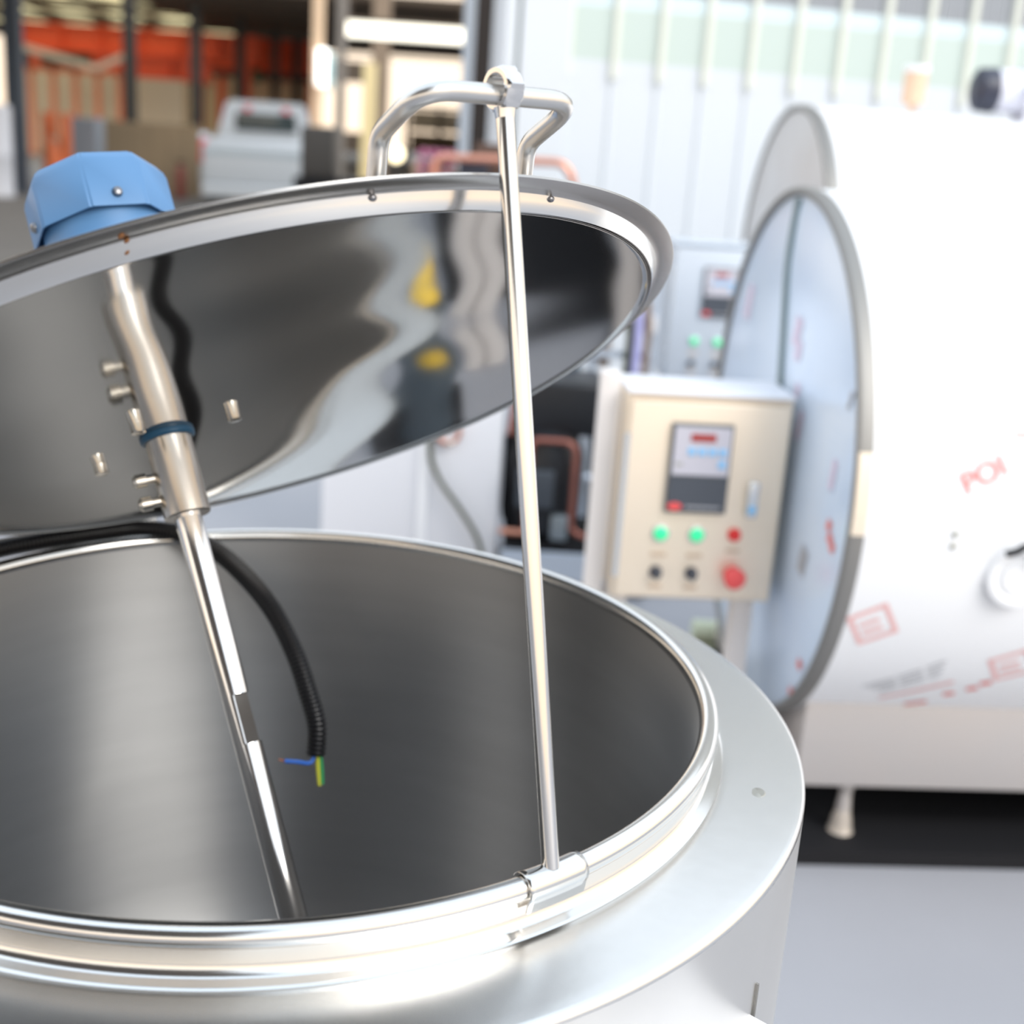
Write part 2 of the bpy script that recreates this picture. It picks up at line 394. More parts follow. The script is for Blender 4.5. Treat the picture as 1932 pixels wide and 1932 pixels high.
fg = [(.3835, -.0048), (.3845, -.0042), (.388, -.0038), (.3995, -.0036), (.4005, -.003), (.4005, -.0012), (.3995, -.0005), (.3835, -.0005), (.375, .001)] + [(r, dome(r) + .0045) for r in (.36, .33, .3, .25, .2, .15, .1, .05, 1e-4)]
MB().lathe(fg, 192).build('flange', mat('flange_steel', (.50, .475, .45), .26, 1.0, noise=(25, .4, (.44, .42, .40))), lid)
# rust weld marks on the flange near the far left and small weld dots
def lp(ang, r, z): a_ = math.radians(ang); return Vector((r * math.cos(a_), r * math.sin(a_), z))
for ang, r, z, s in ((126.4, .3900, -.0042, .0030), (126.2, .3840, -.0054, .0026), (126.6, .3800, -.0112, .0022)):
    MB().ball(lp(ang, r, z), s, 8, (.6, 1.2, .35)).build('rust_spot', M_rust, lid)
for ang in (102.9, 80.5):
    MB().ball(lp(ang, .3825, -.0066), .0031, 10, (1, .8, .8)).build('weld_dot', M_dscrew, lid)
# handle
hv, hn, hw = .4275, .040, .064
path = fillet_path([(-hw, .338, -.004), (-hw, .3705, .0405), (-hw - .001, hv, hn), (hw + .001, hv, hn), (hw, .3705, .0405), (hw, .338, -.004)], [.010, .026, .026, .010])
hd = MB().tube(path, .0067, 20).build('handle', M_brush, lid)
for s in (-1, 1):
    MB().cyl((s * hw, .338, -.006), (s * hw, .338, .002), .013).build('foot', M_brush, hd)
# agitator through the lid: offset towards the hinge
AX, AY = -.025, -.132
zb = dome(math.hypot(AX, AY))
for dx, dy in ((.0475, .052), (-.0475, .044), (-.0475, -.062), (.0475, -.062)):
    x, y = AX + dx, AY + dy; z = dome(math.hypot(x, y))
    b = MB(); b.tube([(x, y, z + .002), (x, y, z - .007), (x, y, z - .0095), (x, y, z - .0105)], .0062, 14, radii=[.0066, .0066, .0070, .005]); b.build('bolt', M_screw, lid)
A = Matrix.Translation((AX, AY, 0))
MB().lathe([(.0215, zb + .004), (.0258, zb + .003), (.0268, zb + .0005), (.0265, zb - .0035), (.0245, zb - .005), (.0215, zb - .0045)], 48, A).build('gasket', M_gask, lid)['label'] = 'dark blue rubber gasket ring'
cz0, cz1 = zb - .004, zb - .083
cp = MB().lathe([(.0132, cz0), (.0225, cz0), (.0225, cz1 + .0015), (.0212, cz1), (.0132, cz1), (.0128, cz1 + .004)], 56, A).build('coupling', M_coup, lid)
for zz in (zb - .040, zb - .063):
    a_ = math.radians(196)
    d = Vector((math.cos(a_), math.sin(a_), 0)); p0 = Vector((AX, AY, zz))
    sc = MB(); sc.tube([p0 + d * .02, p0 + d * .031], .0048, 12); sc.tube([p0 + d * .030, p0 + d * .0395, p0 + d * .0425], .0062, 14, radii=[.0072, .0072, .0042]); sc.build('set_screw', M_screw, cp)
# shaft with a milled flat
shp = MB(); n_ = 28; rows_ = []
zs = [zb - .02, -.255, -.2552, -.3018, -.302, -.58]
flat_a = math.radians(58)
vs = []; fs = []
for j, z in enumerate(zs):
    for i in range(n_):
        a_ = 2 * PI * i / n_; x = .0132 * math.cos(a_); y = .0132 * math.sin(a_)
        if j in (2, 3):
            d = x * math.cos(flat_a) + y * math.sin(flat_a)
            if d > .0060:
                x -= (d - .0060) * math.cos(flat_a); y -= (d - .0060) * math.sin(flat_a)
        vs.append((AX + x, AY + y, z))
for j in range(len(zs) - 1):
    for i in range(n_):
        i2 = (i + 1) % n_; fs.append((j * n_ + i, j * n_ + i2, (j + 1) * n_ + i2, (j + 1) * n_ + i))
shp.add(vs, fs, True); shp.build('shaft', M_shaft, lid)
pd = MB()
for k in range(3):
    R_ = A @ Matrix.Rotation(k * 2 * PI / 3, 4, 'Z') @ Matrix.Translation((0, 0, -.55)) @ Matrix.Rotation(.6, 4, 'X')
    pd.bbox((.012, -.018, -.002), (.10, .018, .002), .001, R_)
pd.build('impeller', M_shaft, lid)
# motor
MX = AX - .008; A = Matrix.Translation((MX, AY, 0))
mt = MB().lathe([(1e-4, .016), (.058, .016), (.058, .03), (.05, .035), (.05, .10), (.060, .105), (.060, .265), (.05, .27), (1e-4, .272)], 56, A).build('motor', M_blue, lid)
mt['label'] = 'blue painted agitator motor with a faceted fan cover'
oc = [(.0715 * math.cos(math.radians(22.5 + 45 * i + 8)), .0715 * math.sin(math.radians(22.5 + 45 * i + 8))) for i in range(8)]
bm = bmesh.new()
lo = [bm.verts.new((x, y, .219)) for x, y in oc]; md = [bm.verts.new((x, y, .267)) for x, y in oc]; hi = [bm.verts.new((x * .88, y * .88, .280)) for x, y in oc]
for i in range(8):
    j = (i + 1) % 8; bm.faces.new((lo[i], lo[j], md[j], md[i])); bm.faces.new((md[i], md[j], hi[j], hi[i]))
bm.faces.new(hi)
bmesh.ops.bevel(bm, geom=[e for e in bm.edges if not e.is_boundary], offset=.0022, segments=2, affect='EDGES')
r_ = bmesh.ops.solidify(bm, geom=list(bm.faces), thickness=.0015)
bm.verts.index_update()
cv = MB(); cv.add([v.co for v in bm.verts], [[v.index for v in f.verts] for f in bm.faces], True, A); bm.free()
cvr = cv.build('fan_cover', M_blue, mt)
for i in range(8):
    if i % 2 == 0: continue
    a_ = math.radians(22.5 + 45 * i + 8 + 22.5); d = Vector((math.cos(a_), math.sin(a_), 0)); p0 = Vector((MX, AY, .232)) + d * .0660
    MB().tube([p0 - d * .002, p0 + d * .0015, p0 + d * .004, p0 + d * .005], .0042, 12, radii=[.0052, .0052, .0042, .002]).build('cover_screw', M_dscrew, mt)
tb = MB().bbox((AX - .03, AY - .10, .11), (AX + .03, AY - .05, .18), .004).build('terminal_box', M_blue, mt)

# ================================================================== PROP ROD
azr = math.radians(-50.6); base = Vector((.4015 * math.cos(azr), .4015 * math.sin(azr), ZR + .001))
nutc = LM @ Vector((0.0, hv, hn + .001)) + Vector((0, 0, .0030))
prop = thing('prop_rod', 'slim polished steel prop rod between tank rim and lid handle', 'rod', Matrix.Translation(base))
inv = Matrix.Translation(base).inverted()
rd = (nutc - base).normalized()
MB().tube([base - rd * .001, base + rd * .004, nutc - rd * .0125], .0063, 24).build('rod', M_rod, prop, inv)
MB().tube([nutc - rd * .019, nutc - rd * .0155, nutc - rd * .012], .0066, 20, radii=[.0064, .0068, .0074]).build('weld', M_rod, prop, inv)
# hex nut, axis along the handle bar, one flat facing down the rod
ax = (-uv).normalized(); dn = (-rd - ax * (-rd).dot(ax)).normalized(); sd = ax.cross(dn)
NM = Matrix((dn, sd, ax)).transposed().to_4x4(); NM.translation = nutc
nb = bmesh.new(); AF = .0132; hl = .0072; hole = .0100
ncol = 48; rings = []
def hexr(a_):
    k = (a_ + PI / 6) % (PI / 3) - PI / 6; return AF / math.cos(k)
for (zz, mode) in ((-hl, 'hole'), (-hl, 'in'), (-hl * .72, 'hex'), (hl * .72, 'hex'), (hl, 'in'), (hl, 'hole')):
    ring = []
    for i in range(ncol):
        a_ = 2 * PI * i / ncol
        if mode == 'hole': r = hole
        elif mode == 'in': r = min(hexr(a_), AF * .985)
        else: r = hexr(a_)
        z = zz
        if mode == 'hex': z = math.copysign(hl - (hexr(a_) - AF) * .75 - .0006, zz)
        ring.append(nb.verts.new((r * math.cos(a_), r * math.sin(a_), z)))
    rings.append(ring)
for j in range(6):
    A1 = rings[j]; B1 = rings[(j + 1) % 6]
    for i in range(ncol): nb.faces.new((A1[i], A1[(i + 1) % ncol], B1[(i + 1) % ncol], B1[i]))
nb.verts.index_update()
MB().add([v.co for v in nb.verts], [[v.index for v in f.verts] for f in nb.faces], True, NM).build('nut', M_rod, prop, inv)['label'] = 'large hexagonal nut around the handle bar'
nb.free()
# saddle clip over the rim
cl = MB(); vs = []; fs = []; na, nb_ = 12, 14
for i in range(na + 1):
    az = azr + math.radians(-3.4 + 7.2 * i / na)
    for k in range(nb_ + 1):
        a_ = math.radians(165 - 215 * k / nb_); rr = rt + .0012
        x = .4015 + rr * math.cos(a_); z = ZR - rt + rr * math.sin(a_)
        if k == nb_: z -= .008
        vs.append((x * math.cos(az), x * math.sin(az), z))
for i in range(na):
    for k in range(nb_):
        q = i * (nb_ + 1) + k; fs.append((q, q + 1, q + nb_ + 2, q + nb_ + 1))
cl.add(vs, fs, True); co = cl.build('saddle_clip', M_rim, prop, inv)
md_ = co.modifiers.new('thickness', 'SOLIDIFY'); md_.thickness = .0016; md_.offset = 1

# ================================================================== CONDUIT
import itertools
CP = [(-.40, .10, .935), (-.375, .165, .958), (-.347, .2168, .9612), (-.3085, .2606, .9612), (-.2554, .3040, .9615), (-.2170, .3281, .9615), (-.1724, .3340, .9569), (-.1179, .3134, .9402), (-.058, .262, .910), (-.021, .230, .868), (.003, .201, .826), (.016, .182, .797), (.018, .168, .768)]
pth = smooth_path(CP, 40)
# corrugation: resample by length
L = [0]
for a, b in zip(pth, pth[1:]): L.append(L[-1] + (b - a).length)
step = .0012; N = int(L[-1] / step); rs = []; j = 0
for i in range(N + 1):
    s = i * step
    while j < len(L) - 2 and L[j + 1] < s: j += 1
    t = (s - L[j]) / max(1e-9, L[j + 1] - L[j]); rs.append(pth[j].lerp(pth[j + 1], min(1, t)))
rad = [(.0110, .0110, .0096, .0082)[i % 4] for i in range(len(rs))]
cdt = thing('cable_conduit', 'black corrugated cable conduit draped over the rim into the tank', 'conduit', Matrix.Translation(CP[-1]))
inv = Matrix.Translation(CP[-1]).inverted()
MB().tube(rs, .0105, 14, radii=rad).build('hose', M_black, cdt, inv)
e0 = Vector(CP[-1])
MB().tube(smooth_path([e0 + Vector((0, 0, .01)), e0 + Vector((-.004, -.008, -.003)), e0 + Vector((-.018, -.018, .002)), e0 + Vector((-.030, -.022, .004))], 6), .0022, 8).build('wire', M_wblue, cdt, inv)['label'] = 'blue wire'
MB().tube([e0 + Vector((-.030, -.022, .004)), e0 + Vector((-.036, -.023, .006))], .0011, 6).build('wire', M_wred, cdt, inv)['label'] = 'bare copper strand'
MB().tube(smooth_path([e0 + Vector((.002, 0, .01)), e0 + Vector((.003, -.004, -.010)), e0 + Vector((.006, -.008, -.030))], 6), .0022, 8).build('wire', M_wyel, cdt, inv)['label'] = 'yellow wire'
MB().tube(smooth_path([e0 + Vector((.004, 0, .01)), e0 + Vector((.007, -.003, -.010)), e0 + Vector((.009, -.008, -.028))], 6), .0018, 8).build('wire', M_wgrn, cdt, inv)['label'] = 'green wire'

# ================================================================== NEAR MILK COOLING TANK
YAW = .081
MTM = TR(.784, 1.712, 0, YAW); R1 = .576; Z1 = .782
mt1 = thing('milk_cooling_tank', 'large film-wrapped horizontal cooling tank beside the cream control box', 'tank', MTM)
RX = Matrix.Translation((0, 0, Z1)) @ Matrix.Rotation(PI / 2, 4, 'Y')     # lathe z -> +x, lathe x -> -z
MB().lathe([(R1, .012), (R1, 2.3), (R1 * .9, 2.38), (1e-4, 2.42)], 128, RX).build('shell', M_film, mt1)
MB().lathe([(1e-4, -.028), (.25, -.024), (.42, -.014), (.52, -.004), (R1 - .016, .004)], 96, RX).build('end_disc', M_bfilm, mt1)['label'] = 'round end disc under pale blue film'
MB().lathe([(R1 - .016, .004), (R1 - .014, -.006), (R1 - .004, -.008), (R1 + .003, -.003), (R1 + .004, .010), (R1 + .001, .024), (R1 - .002, .026)], 128, RX).build('end_ring', M_ring, mt1)
# film seam running down the disc
def disc_pt(y, z, off=.003):
    r = math.hypot(y, z - Z1); xs_ = [(0, -.028), (.25, -.024), (.42, -.014), (.52, -.004), (.58, .004)]
    for (a, xa), (b, xb) in zip(xs_, xs_[1:]):
        if r <= b: return Vector((xa + (xb - xa) * (r - a) / (b - a) - off, y, z))
    return Vector((-off, y, z))
MB().tube(smooth_path([disc_pt(.02, 1.335), disc_pt(-.01, 1.20), disc_pt(-.09, 1.0), disc_pt(-.12, .86), disc_pt(-.095, .73), disc_pt(.02, .56)], 8), .0085, 8).build('film_seam', mat('seam_grey', (.20, .26, .27), .5), mt1)
# skirt, feet, base frame
YF = -.378
MB().bbox((.03, YF, .155), (2.2, .42, .372), .004).build('skirt', M_skirt, mt1)
MB().box((.02, YF - .006, .362), (2.2, YF + .02, .374)).build('skirt_lip', mat('lip_olive', (.40, .39, .35), .5, .4), mt1)
for fx in (.155, 1.1, 2.05):
    for fy in (YF + .035, .36):
        f_ = MB().tube([(fx, fy, .16), (fx, fy, .125), (fx, fy, .12), (fx, fy, .085)], .014, 14, radii=[.022, .014, .014, .017]).build('leg', M_skirt, mt1)
        MB().tube([(fx, fy, .085), (fx, fy, .06), (fx, fy, .042), (fx, fy, .034)], .03, 16, radii=[.016, .022, .024, .028]).build('foot', mat('foot_brass_grey', (.55, .50, .45), .4, .5), f_)
MB().box((-.02, YF - .055, 0), (2.25, YF + .10, .034)).build('base_beam', M_dark, mt1)
MB().box((-.02, .30, 0), (2.25, .45, .034)).build('base_beam', M_dark, mt1)
MB().box((.10, YF + .10, .0), (2.2, .30, .012)).build('under_shade_deck', M_dark, mt1)  # dark plate added to deepen the shade under the tank
MB().box((.03, .38, .034), (2.2, .40, .155)).build('under_shade_board', M_dark, mt1)  # dark board closing the view under the skirt, in place of shade
for bx in (.0, .7, 1.4, 2.1): MB().box((bx, YF + .10, 0), (bx + .1, .30, .03)).build('base_cross_beam', M_dark, mt1)
# printed marks on the film (flat print, wrapped round the shell)
def wrap(s, t, off=.0012):      # s along axis, t arc length measured up from the front horizontal line
    a_ = t / R1; r = R1 + off
    return Vector((s, -r * math.cos(a_), Z1 + r * math.sin(a_)))
def wrapped(polys, s0, t0, ang, name, material, sx=1.0):
    mb = MB(); c, s_ = math.cos(ang), math.sin(ang)
    for poly in polys:
        mb.add([wrap(s0 + (x * sx * c - y * s_), t0 + (x * sx * s_ + y * c)) for x, y in poly], [tuple(range(len(poly)))], True)
    return mb.build(name, material, mt1)
def rect(x0, y0, x1, y1, n=3):
    top = [(x0 + (x1 - x0) * i / n, y1) for i in range(n, -1, -1)]; botm = [(x0 + (x1 - x0) * i / n, y0) for i in range(n + 1)]
    return botm + top
def frame(w, h, t): return [rect(-w, -h, w, -h + t), rect(-w, h - t, w, h), rect(-w, -h + t, -w + t, h - t), rect(w - t, -h + t, w, h - t)]
def text_print(txt, size, s0, t0, ang, material, flip=False):
    cu = bpy.data.curves.new('t', 'FONT'); cu.body = txt; cu.size = size; cu.align_x = 'CENTER'
    to = bpy.data.objects.new('t', cu); COL.objects.link(to)
    dg = bpy.context.evaluated_depsgraph_get(); me = bpy.data.meshes.new_from_object(to.evaluated_get(dg)); bpy.data.objects.remove(to)
    c, s_ = math.cos(ang), math.sin(ang); mb = MB()
    vs_ = [(-v.co.x if flip else v.co.x, v.co.y) for v in me.vertices]
    mb.add([wrap(s0 + x * c - y * s_, t0 + x * s_ + y * c, .0035) for x, y in vs_], [list(p.vertices) for p in me.polygons], True)
    bpy.data.meshes.remove(me)
    o_ = mb.build('film_print', material, mt1); return o_
text_print('POI', .056, .240, .096, math.radians(30), M_red)['label'] = 'red printed letters on the film'
A30 = math.radians(30)
M_fp = mat('faint_pink_print', (.86, .72, .76), .5); M_fc = mat('faint_cyan_print', (.76, .87, .90), .5)
for x in (-.05, -.030, -.010, .010, .036): wrapped([rect(x, -.008, x + .014, .008, 2)], .125, .098, math.radians(36), 'film_print', M_fp)
for x in (-.03, .01): wrapped([rect(x, -.008, x + .018, .008, 2)], .082, .133, math.radians(20), 'film_print', M_fc)
def logo(s0, t0):
    wrapped(frame(.040, .040, .010), s0, t0, A30, 'film_print', M_pink)
    for q in (rect(-.024, -.018, .016, -.008), rect(-.024, .004, .016, .013)): wrapped([q], s0, t0, A30, 'film_print', M_pink)
logo(.078, -.200); logo(.385, -.300)
for k in range(4):
    for q in (rect(-.085 + .01 * k, 0, -.02, .004, 4), rect(-.014, 0, .036, .004, 4), rect(.044, 0, .085 - .006 * k, .004, 4)): wrapped([q], .185 + .006 * k, -.345 - .0125 * k, math.radians(38), 'film_print', M_gtxt)
wrapped([rect(-.075, 0, .075, .011, 8)], .232, -.410, math.radians(35), 'film_print', M_pink)
for s0, t0 in ((.243, -.478), (.262, -.466), (.300, -.415), (.338, -.388), (.357, -.364)): wrapped([rect(-.011, -.008, .011, .008, 2)], s0, t0, math.radians(25), 'film_print', M_red)
wrapped([rect(-.02, -.006, .02, .006)], .305, .187, 0, 'film_print', M_pink)
# marks on the end disc film
def disc_mark(y, z, w, h, ang, material):
    c, s_ = math.cos(ang), math.sin(ang); mb = MB()
    mb.add([disc_pt(y + a * c - b * s_, z + a * s_ + b * c, .0015) for a, b in ((-w, -h), (w, -h), (w, h), (-w, h))], [(0, 1, 2, 3)], False); mb.build('film_print', material, mt1)
M_dpink = mat('disc_pink_print', (.70, .60, .74), .4)
for y, z, w, h in ((-.15, 1.075, .022, .03), (-.175, 1.04, .018, .02), (-.21, .96, .014, .018), (-.255, .90, .012, .03), (-.46, .852, .010, .03), (.29, 1.08, .03, .04)):
    disc_mark(y, z, w, h, .1, M_dpink)
for y, z in ((-.475, .757), (-.485, .735), (-.50, .722), (-.40, .44), (-.36, .36)): disc_mark(y, z, .010, .011, .4, M_red)
disc_mark(-.37, .65, .02, .03, .3, M_gtxt); disc_mark(-.48, 1.0, .006, .018, .2, M_gtxt)
# port with clamp at the right edge, two rivets
pm = Matrix.Translation(wrap(.325, -.080, 0)) @ Matrix.Rotation(PI / 2, 4, 'X')
po = MB().lathe([(1e-4, .012), (.030, .012), (.034, .006), (.040, .006), (.048, .012), (.058, .010), (.062, 0)], 40, pm).build('port', M_film, mt1)
MB().tube(smooth_path([wrap(.285, -.028, .02), wrap(.30, -.018, .03), wrap(.312, -.008, .035), wrap(.335, -.014, .03), wrap(.36, -.05, .02)], 5), .0065, 8).build('clamp_lever', M_dark, po)
for t0 in (0, -.023): MB().ball(wrap(.192, t0, .002), .006, 10).build('rivet', mat('olive_rivet', (.42, .42, .36), .5), mt1)
# warm reflection on the ring, painted as a cream strip
MB().lathe([(R1 + .001, -.004), (R1 + .0065, -.003), (R1 + .0065, .022), (R1 + .001, .024)], 16, RX, a0=math.radians(-104), a1=math.radians(-89)).build('ring_glint', M_panel, mt1)

# ================================================================== REAR COOLING TANK
mt2 = thing('milk_cooling_tank', 'second pale cooling tank standing behind the near film-wrapped one', 'tank', TR(1.27, 4.4, 0, .08)); R2 = .66; Z2 = .955
RX2 = Matrix.Translation((0, 0, Z2)) @ Matrix.Rotation(PI / 2, 4, 'Y')
MB().lathe([(R2, .01), (R2, 2.6), (R2 * .9, 2.68), (1e-4, 2.7)], 96, RX2).build('shell', M_film, mt2)
MB().lathe([(1e-4, -.03), (.3, -.025), (.5, -.012), (R2 - .02, 0)], 72, RX2).build('end_disc', mat('grey_film', (.56, .55, .55), .35, .2, noise=(3, .7, (.66, .68, .70))), mt2)
MB().lathe([(R2 - .02, 0), (R2 - .01, -.012), (R2 + .004, -.006), (R2 + .005, .03), (R2, .04)], 96, RX2).build('end_ring', M_ring, mt2)
MB().bbox((.05, -.45, .12), (2.5, .45, .40), .004).build('skirt', M_skirt, mt2)
for fx in (.2, 2.3):
    for fy in (-.4, .4): MB().cyl((fx, fy, 0), (fx, fy, .13), .03).build('leg', M_skirt, mt2)
# sensor stub and agitator motor on top
sx = .47
s_ = MB(); s_.tube([(sx, 0, Z2 + R2 - .01), (sx, 0, Z2 + R2 + .03), (sx, 0, Z2 + R2 + .035), (sx, 0, Z2 + R2 + .165)], .03, 20, radii=[.012, .012, .046, .046]); s_.build('sensor_stub', mat('warm_stub', (.80, .58, .42), .4, .2), mt2)
sc_ = MB().tube([(sx, 0, Z2 + R2 + .16), (sx, 0, Z2 + R2 + .185)], .05, 20).build('sensor_cap', M_film, mt2)
zt = Z2 + R2 + .11
mo = MB(); mo.tube([(.80, 0, zt), (1.27, 0, zt)], .085, 24); mo.box((.92, -.07, Z2 + R2 - .01), (1.3, .07, zt)); mo.build('motor', mat('motor_white', (.70, .71, .80), .4), mt2)
for k in range(6): MB().lathe([(.086, 0), (.094, .004), (.094, .012), (.086, .016)], 24, Matrix.Translation((.90 + .05 * k, 0, zt)) @ Matrix.Rotation(PI / 2, 4, 'Y')).build('cooling_fin', mat('fin_grey', (.62, .62, .70), .4) if k == 0 else bpy.data.materials['fin_grey'], mt2)
MB().tube([(.72, 0, zt), (.735, 0, zt), (.795, 0, zt), (.802, 0, zt)], .09, 24, radii=[.06, .085, .09, .088]).build('motor_cap', M_knob, mt2)
MB().tube(smooth_path([(.90, -.10, zt + .02), (.98, -.25, zt - .10), (1.15, -.33, Z2 + .58), (1.3, -.38, Z2 + .53)], 6), .014, 8).build('hose', M_rail, mt2)

# ================================================================== CONTROL BOXES
def control_box(label, M, w, h, d, z0, body_m, post=True, detail=True, group='control boxes of the cooling tanks'):
    t = thing('control_box', label, 'control box', M, group)
    MB().bbox((0, .012, z0), (w, d, z0 + h), .005).build('body', body_m, t)
    MB().bbox((0, -.004, z0 + h), (w, d, z0 + h + .008), .003).build('rain_hood', M_white if detail else body_m, t)
    dr = MB().bbox((.008, -.004, z0 + .008), (w - .008, .012, z0 + h - .012), .004).build('door', body_m, t)
    MB().cyl((.006, .001, z0 + .05), (.006, .001, z0 + h - .08), .006, 10).build('hinge', M_chr, dr)
    # controller
    cx, cz, cw, chh = w * .455, z0 + h * .665, .125, .185
    ct = MB().bbox((cx - cw / 2, -.016, cz - chh / 2), (cx + cw / 2, -.003, cz + chh / 2), .003).build('controller', M_bez, t)
    MB().box((cx - cw / 2 + .006, -.0185, cz - .012), (cx + cw / 2 - .005, -.0155, cz + chh / 2 - .006)).build('display_face', M_disp, ct)
    MB().box((cx - cw / 2 + .004, -.0185, cz - chh / 2 + .004), (cx + cw / 2 - .004, -.0155, cz - .016)).build('lower_face', M_slate, ct)
    MB().box((cx - .024, -.0205, cz + .058), (cx + .026, -.018, cz + .073)).build('digit_window', M_led, ct)
    for k in range(4): MB().bbox((cx - .028 + .021 * k, -.021, cz + .030), (cx - .013 + .021 * k, -.018, cz + .044), .002).build('key', M_key, ct)
    MB().bbox((cx + .036, -.021, cz + .004), (cx + .050, -.018, cz + .020), .002).build('key', M_key, ct)
    MB().box((cx - .052, -.020, cz + .008), (cx - .036, -.018, cz + .013)).build('logo', mat('pale_logo', (.40, .40, .36), .5) if detail else M_bez, ct)
    MB().lathe([(1e-4, .002), (.014, .002), (.015, 0)], 20, Matrix.Translation((cx - .044, -.0185, cz - .078)) @ Matrix.Rotation(PI / 2, 4, 'X') @ Matrix.Diagonal((1, .55, 1, 1))).build('logo', M_estop, ct)
    MB().box((cx - .022, -.0195, cz - .080), (cx + .048, -.018, cz - .076)).build('lettering', M_gtxt, ct)
    # lamps and switches
    def rot(x, z): return Matrix.Translation((x, -.004, z)) @ Matrix.Rotation(PI / 2, 4, 'X')
    for x in (w * .265, w * .485):
        l = MB().lathe([(.0175, 0), (.0175, .005), (.0145, .006)], 24, rot(x, z0 + .148)).build('lamp_ring', M_chr, t)
        MB().lathe([(.0145, .004), (.0140, .010), (.009, .014), (1e-4, .016)], 24, rot(x, z0 + .148)).build('lamp_lens', M_green, l)
        k = MB().lathe([(.013, 0), (.013, .006), (.010, .008), (.0095, .020), (1e-4, .021)], 20, rot(x - .002, z0 + .064)).build('selector_knob', M_knob, t)
        MB().bbox((x - .0045, -.031, z0 + .053), (x + .0005, -.022, z0 + .077), .0015).build('grip', M_bez, k)
        MB().box((x - .016, -.006, z0 + .098), (x + .016, -.0045, z0 + .106)).build('label_plate', M_tan, t)
        MB().box((x - .014, -.006, z0 + .028), (x + .012, -.0045, z0 + .036)).build('label_plate', M_tan, t)
    MB().lathe([(.014, 0), (.013, .008), (.010, .012), (1e-4, .013)], 24, rot(w * .718, z0 + .150)).build('push_button', M_redb, t)
    MB().box((w * .718 - .014, -.006, z0 + .112), (w * .718 + .014, -.0045, z0 + .119)).build('label_plate', M_tan, t)
    es = MB().lathe([(.019, 0), (.019, .006), (.012, .008)], 28, rot(w * .735, z0 + .063)).build('emergency_stop_base', M_estop, t)
    MB().lathe([(.012, .006), (.012, .018), (.0215, .020), (.0225, .028), (.017, .034), (1e-4, .036)], 32, rot(w * .735, z0 + .063)).build('emergency_stop', M_estop, es)
    # latch
    lt = MB().bbox((w * .765, -.018, z0 + .19), (w * .765 + .022, -.004, z0 + .265), .004).build('latch', M_chr, t)
    MB().bbox((w * .765 + .003, -.022, z0 + .20), (w * .765 + .019, -.017, z0 + .215), .002).build('latch_lock', M_key, lt)
    if post:
        for x in (.0, w - .062): MB().bbox((x, d * .35, 0), (x + .045, d * .35 + .04, z0 + .01), .003).build('leg', M_post, t)
    return t
control_box('cream steel control box on posts between the mixing tank and film-wrapped tank', TR(.427, 1.40, 0, math.radians(5)), .338, .432, .17, .522, M_panel)
control_box('pale grey control box half hidden behind the near tank end disc', TR(.745, 3.7, 0, math.radians(4)), .40, .50, .2, .58, M_panel2, True, False)
# channel post along the left side of the near box
MB().bbox((.372, 1.45, 0), (.412, 1.49, .985), .004).build('support_post', M_post)
tag(bpy.data.objects['support_post'], 'cream square channel post beside the near control box', 'post')

# ================================================================== CONDENSING UNIT between cabinet and control box
cu_ = thing('condensing_unit', 'black refrigeration compressor unit with copper pipes behind the tank', 'compressor unit', TR(.32, 2.95, 0), 'refrigeration units')
fr = cu_
MB().box((-.135, -.12, .10), (.34, -.08, .135)).build('rail', M_rail, cu_)
MB().box((-.135, -.12, .045), (.34, -.07, .10)).build('rail', M_rail, cu_)
MB().box((-.135, .26, .06), (.34, .30, .14)).build('rail', M_rail, cu_)
for x in (-.13, .29): MB().box((x, -.1, 0), (x + .05, .28, .06)).build('foot', M_dark, cu_)
MB().box((-.13, -.09, .135), (.32, .28, .15)).build('base_plate', M_dark, cu_)
cb = MB(); cb.lathe([(1e-4, .15), (.105, .15), (.125, .18), (.128, .30), (.128, .42), (.105, .50), (.05, .535), (1e-4, .54)], 32, Matrix.Translation((-.01, .07, 0))); cb.build('compressor', M_comp, cu_)
MB().bbox((-.10, -.095, .28), (.02, -.04, .40), .006).build('terminal_box', mat('slate_cover', (.05, .06, .075), .5), cu_)
MB().lathe([(1e-4, .15), (.055, .15), (.06, .17), (.06, .62), (.05, .66), (1e-4, .67)], 24, Matrix.Translation((.20, .15, 0))).build('receiver', M_comp, cu_)
MB().lathe([(1e-4, .15), (.07, .15), (.075, .19), (.075, .44), (.05, .50), (1e-4, .505)], 24, Matrix.Translation((-.075, .22, 0))).build('accumulator', M_comp, cu_)
MB().bbox((-.10, .0, .50), (.16, .26, .68), .02).build('fan_housing', M_comp, cu_)
for p in ([(-.06, -.05, .20), (-.06, -.05, .475), (-.045, -.05, .495), (.06, -.05, .495), (.085, -.05, .47), (.085, -.05, .20), (.13, -.05, .18), (.28, -.05, .17)],
          ):
    MB().tube(fillet_path(p, .03), .010, 10).build('copper_pipe', M_coppd, cu_)
MB().tube(fillet_path([(-.145, -.06, .185), (-.06, -.06, .185), (-.04, -.02, .2)], .02), .012, 10).build('copper_pipe', M_copper, cu_)
MB().tube(fillet_path([(-.13, -.02, .50), (-.12, 0, .60), (-.08, .05, .68), (-.02, .05, .70)], .02), .011, 10).build('copper_pipe', M_coppd, cu_)
MB().bbox((.02, -.07, .165), (.075, -.03, .25), .006).build('valve', mat('valve_grey', (.25, .29, .32), .4, .5), cu_)
MB().ball((.125, -.06, .385), .014, 10).build('gauge_port', M_rail, cu_)
